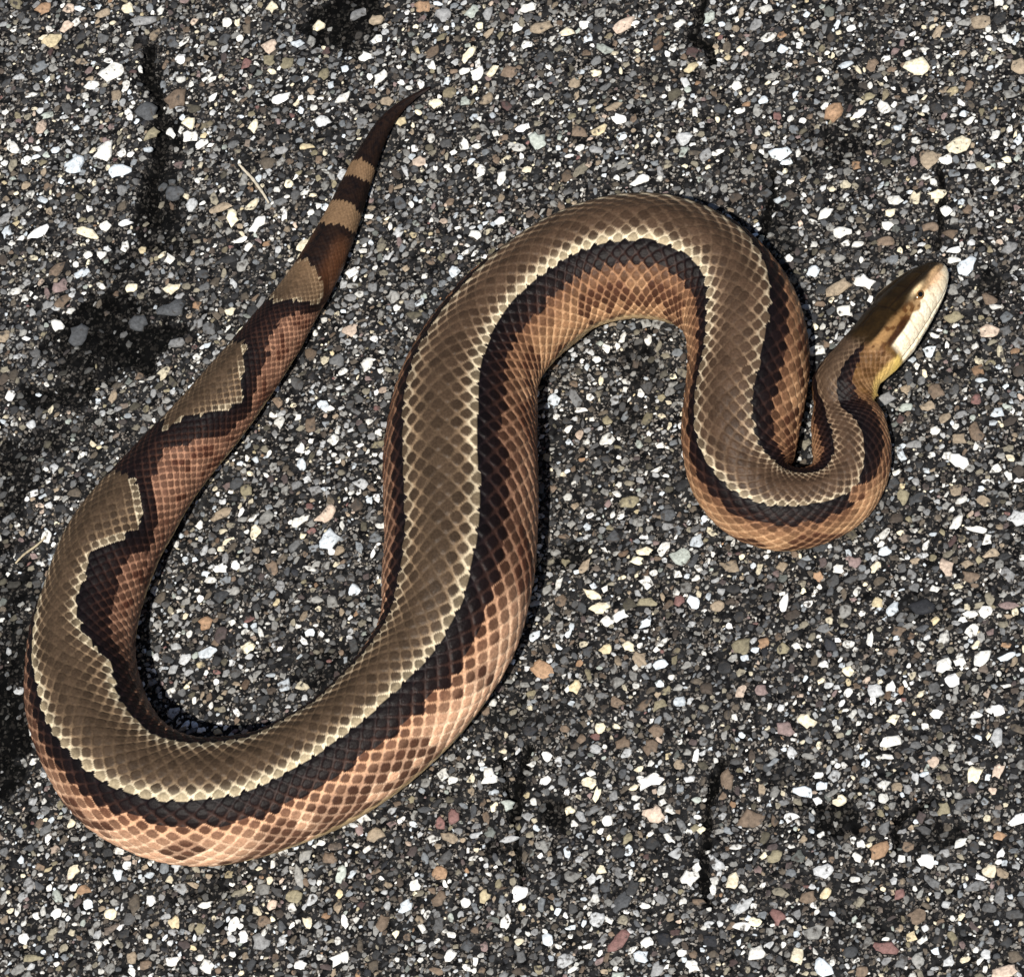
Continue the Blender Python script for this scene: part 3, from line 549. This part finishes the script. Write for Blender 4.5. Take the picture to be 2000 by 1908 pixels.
def stone_arrays(X, Y, Lm, Wm, ang, rgb, K, seed, two_ring, hfac):
    """vectorised: angular, slightly domed pebbles sunk in the binder"""
    n = len(X); r = np.random.default_rng(seed)
    t = (np.arange(K) / K)[None, :] * 2 * np.pi + r.uniform(-.30, .30, (n, K)) * (2 * np.pi / K)
    rad_ = 1 + r.uniform(-.42, .18, (n, K)); power = r.uniform(0.78, 1.05, (n, 1))
    ux = np.sign(np.cos(t)) * abs(np.cos(t)) ** power * rad_; uy = np.sign(np.sin(t)) * abs(np.sin(t)) ** power * rad_
    ca, sa = np.cos(ang)[:, None], np.sin(ang)[:, None]
    def ring_(f, jitter):
        jx = r.uniform(-jitter, jitter, (n, K)); jy = r.uniform(-jitter, jitter, (n, K))
        lx = (ux * f + jx) * Lm[:, None] / 2; ly = (uy * f + jy) * Wm[:, None] / 2
        return lx * ca - ly * sa + X[:, None], lx * sa + ly * ca + Y[:, None]
    base = ground_z(X, Y)
    h = hfac * np.sqrt(Lm * Wm) * r.uniform(0.75, 1.25, n)
    tiltx, tilty = r.normal(0, .10, n), r.normal(0, .10, n)
    rows = []
    for f, jit, zf, zj in (((1.0, 0, -0.9, 0), (0.97, .03, 0.45, .15), (0.68, .10, 0.95, .16)) if two_ring else ((1.0, 0, -0.8, 0), (0.72, .06, 0.75, .2))):
        x, y = ring_(f, jit)
        z = base[:, None] + h[:, None] * (zf + r.uniform(-zj, zj, (n, K))) + ((x - X[:, None]) * tiltx[:, None] + (y - Y[:, None]) * tilty[:, None]) * (1 if zf > 0 else 0)
        rows.append(np.stack([x, y, z], -1))
    top = np.stack([X, Y, base + h * 1.0], -1)[:, None, :]
    V = np.concatenate(rows + [top], 1); nvp = V.shape[1]
    q = []; nr = len(rows); k = np.arange(K); kn = (k + 1) % K
    for a in range(nr - 1):
        q.append(np.stack([a * K + k, a * K + kn, (a + 1) * K + kn, (a + 1) * K + k], -1))
    q = np.concatenate(q); tr = np.stack([(nr - 1) * K + k, (nr - 1) * K + kn, np.full(K, nr * K)], -1)
    offs = (np.arange(n) * nvp)[:, None, None]
    C = np.repeat(rgb[:, None, :], nvp, 1) * (1 + r.uniform(-.10, .10, (n, nvp, 1)))
    return V.reshape(-1, 3), (q[None] + offs).reshape(-1, 4), (tr[None] + offs).reshape(-1, 3), np.clip(C.reshape(-1, 3), 0, .92)

def px_angle(a):                   # a turn seen in the picture, taken as a turn on the ground
    return math.radians(a)
cellsz = 0.0016; grid = {}
def try_put(x, y, r, slack=0.92):
    R = r + 0.0045; i0, i1 = int((x - R) // cellsz), int((x + R) // cellsz); j0, j1 = int((y - R) // cellsz), int((y + R) // cellsz)
    for i in range(i0, i1 + 1):
        for jj in range(j0, j1 + 1):
            for (a, b, c) in grid.get((i, jj), ()):
                if (a - x) ** 2 + (b - y) ** 2 < ((c + r) * slack) ** 2: return False
    grid.setdefault((int(x // cellsz), int(y // cellsz)), []).append((x, y, r)); return True

def put_long(x, y, L, W, a):       # reserve room for an elongated pebble as a chain of discs
    k = max(1, int(round(L / W))) ; 
    for q in range(k):
        o = ((q + .5) / k - .5) * (L - W * .6) if k > 1 else 0
        X_, Y_ = x + o * math.cos(a), y + o * math.sin(a)
        grid.setdefault((int(X_ // cellsz), int(Y_ // cellsz)), []).append((X_, Y_, W / 2))

for k, (x, y, L, W, a, c) in enumerate(STONES[:300]):
    p = on_plane(x, y, 0.0004); s = scale_at(p) * 1.14; a = px_angle(a)
    put_long(p[0], p[1], L * s, W * s, a)
    if snake_clear(p[0], p[1], 0.45): continue
    base_c = lin(*PAL[c]) * (0.85 + 0.3 * random.random())
    base_c = base_c * .72 + base_c.mean() * .28
    hf = 0.34 if (x, y) == (1630, 220) else 0.10
    V, q, t, C = stone_arrays(np.array([p[0]]), np.array([p[1]]), np.array([L * s]), np.array([W * s]), np.array([a]), base_c[None], 10, 500 + k, True, hf)
    so = link('stone', mesh_np('stone', V - np.array([p[0], p[1], 0]), tris=t, quads=q, colors=C, smooth_shade=True), ground, CLEAN)
    so.location = (p[0], p[1], 0)

# all the smaller pebbles: too many to count, one mass
KINDS = np.array([PAL[c] for c in 'wbclgtnmdkvepoyr'], float)
KW = np.array([.25, .08, .07, .14, .13, .06, .055, .025, .12, .02, .03, .02, .012, .008, .010, .006]); KW /= KW.sum()
KLIN = np.array([lin(*k) for k in KINDS])
sx_, sy_, sl_, sw_, sa_, sc_ = [], [], [], [], [], []
def scatter(n, lo, hi, slack, bright):
    X = rng.uniform(-HALF_X, HALF_X, n); Y = rng.uniform(-HALF_Y, HALF_Y, n)
    px, py = project(np.stack([X, Y, np.zeros(n)], 1)); tar = tar_at(px, py); crk = crack_at(px, py)
    d = lo * (hi / lo) ** (rng.random(n) ** 1.6) * mpp; asp = 1 + np.abs(rng.normal(0, .55, n)); kk = rng.choice(len(KW), n, p=KW)
    order = np.argsort(-d); patch = vnoise(px / 90, py / 90, 61)
    for i in order:
        if crk[i] > .3 or rng.random() < tar[i] * 0.96: continue
        r = d[i] / 2
        if not try_put(X[i], Y[i], r, slack): continue
        if snake_clear(X[i], Y[i], 0.45): continue
        c = KLIN[kk[i]]; c = (c * .75 + c.mean() * .25) * rng.uniform(.6, 1.15) * bright
        if tar[i] > .25 and rng.random() < .75: c = c * 0.25 + np.array([.02, .02, .019])      # tarred over
        if rng.random() < 0.40 + 0.3 * (patch[i] < .38): c = c * 0.30 + np.array([.014, .014, .0145])  # dusty binder film
        sx_.append(X[i]); sy_.append(Y[i]); sl_.append(d[i] * asp[i] ** .6); sw_.append(d[i] / asp[i] ** .4); sa_.append(rng.normal(.5, .9)); sc_.append(c)
scatter(3000, 20, 32, 0.90, 1.0)
scatter(34000, 11, 19, 0.80, 1.0)
n_big = len(sx_)
scatter(70000, 6, 12, 0.78, 0.9)
arr = [np.array(v, float) for v in (sx_, sy_, sl_, sw_, sa_, sc_)]
parts = []
A1 = [a[:n_big] for a in arr]; A2 = [a[n_big:] for a in arr]
parts.append(stone_arrays(*A1, 9, 71, True, 0.095)); parts.append(stone_arrays(*A2, 6, 72, False, 0.15))
vo = 0; Vs, Qs, Ts, Cs = [], [], [], []
for V, q, t, C in parts:
    Vs.append(V); Qs.append(q + vo); Ts.append(t + vo); Cs.append(C); vo += len(V)
agg = link('stone_aggregate', mesh_np('stone_aggregate', np.concatenate(Vs), tris=np.concatenate(Ts), quads=np.concatenate(Qs), colors=np.concatenate(Cs), smooth_shade=True), ground, STONE)
agg['kind'] = 'stuff'
print('tris', sum(len(o.data.loop_triangles) if o.data.calc_loop_triangles() is None else 0 for o in bpy.data.objects if o.type == 'MESH'), 'pebbles', n_big, len(sx_) - n_big, 'rings', NR, 'verts', nv)

# ------------------------------------------------------------------ dry grass bits
def straw(pts, r_px, rgb, label):
    pw = [on_plane(x, y, 0.0012) for x, y in pts]; A_ = np.array(pw)
    t = np.linspace(0, len(pts) - 1, 26); c = catmull(A_, t); c[:, 2] += 0.0004 * np.sin(t * 2.1) + 0.0003
    d = np.gradient(c, axis=0); d /= np.linalg.norm(d, axis=1)[:, None]
    side = np.cross(d, [0, 0, 1.0]); side /= np.linalg.norm(side, axis=1)[:, None]; up = np.cross(side, d)
    K = 7; vs = []
    for i in range(len(c)):
        rr_ = r_px * mpp * (0.55 + 0.45 * math.sin(math.pi * (0.12 + 0.8 * i / 25))) * (1 + .15 * math.sin(i * 1.9))
        for k in range(K):
            a = 2 * math.pi * k / K; vs.append(c[i] + side[i] * math.cos(a) * rr_ + up[i] * math.sin(a) * rr_ * .7)
    fs = [(i * K + k, i * K + (k + 1) % K, (i + 1) * K + (k + 1) % K, (i + 1) * K + k) for i in range(25) for k in range(K)]
    n0 = len(vs); vs += [c[0], c[-1]]
    tr = [(n0, (k + 1) % K, k) for k in range(K)] + [(n0 + 1, 25 * K + k, 25 * K + (k + 1) % K) for k in range(K)]
    m, n, l, b = new_mat('dry_straw', 0.7, 0.2)
    g = n.new('ShaderNodeNewGeometry'); no = n.new('ShaderNodeTexNoise'); no.inputs['Scale'].default_value = 700; l.new(g.outputs['Position'], no.inputs['Vector'])
    r1 = n.new('ShaderNodeValToRGB'); e = r1.color_ramp.elements; e[0].position = .3; e[0].color = (*(lin(*rgb) * .6), 1); e[1].position = .7; e[1].color = (*lin(*rgb), 1)
    l.new(no.outputs['Fac'], r1.inputs[0]); l.new(r1.outputs[0], b.inputs['Base Color'])
    org = np.array([c[0][0], c[0][1], 0]); o = link('dry_straw', mesh_np('dry_straw', np.array(vs) - org, tris=tr, quads=fs), None, m); o.location = org
    o['label'] = label; o['category'] = 'straw'; o['group'] = 'bits of dry straw on the asphalt'
straw([(467, 322), (478, 334), (492, 348), (506, 367), (517, 383), (525, 397)], 3.2, (206, 196, 176), 'short curved pale straw lying beside the banded tail')
straw([(31, 1101), (50, 1083), (70, 1066), (89, 1049)], 2.6, (190, 176, 148), "thin straight straw beside the outside of the snake's rear bend")
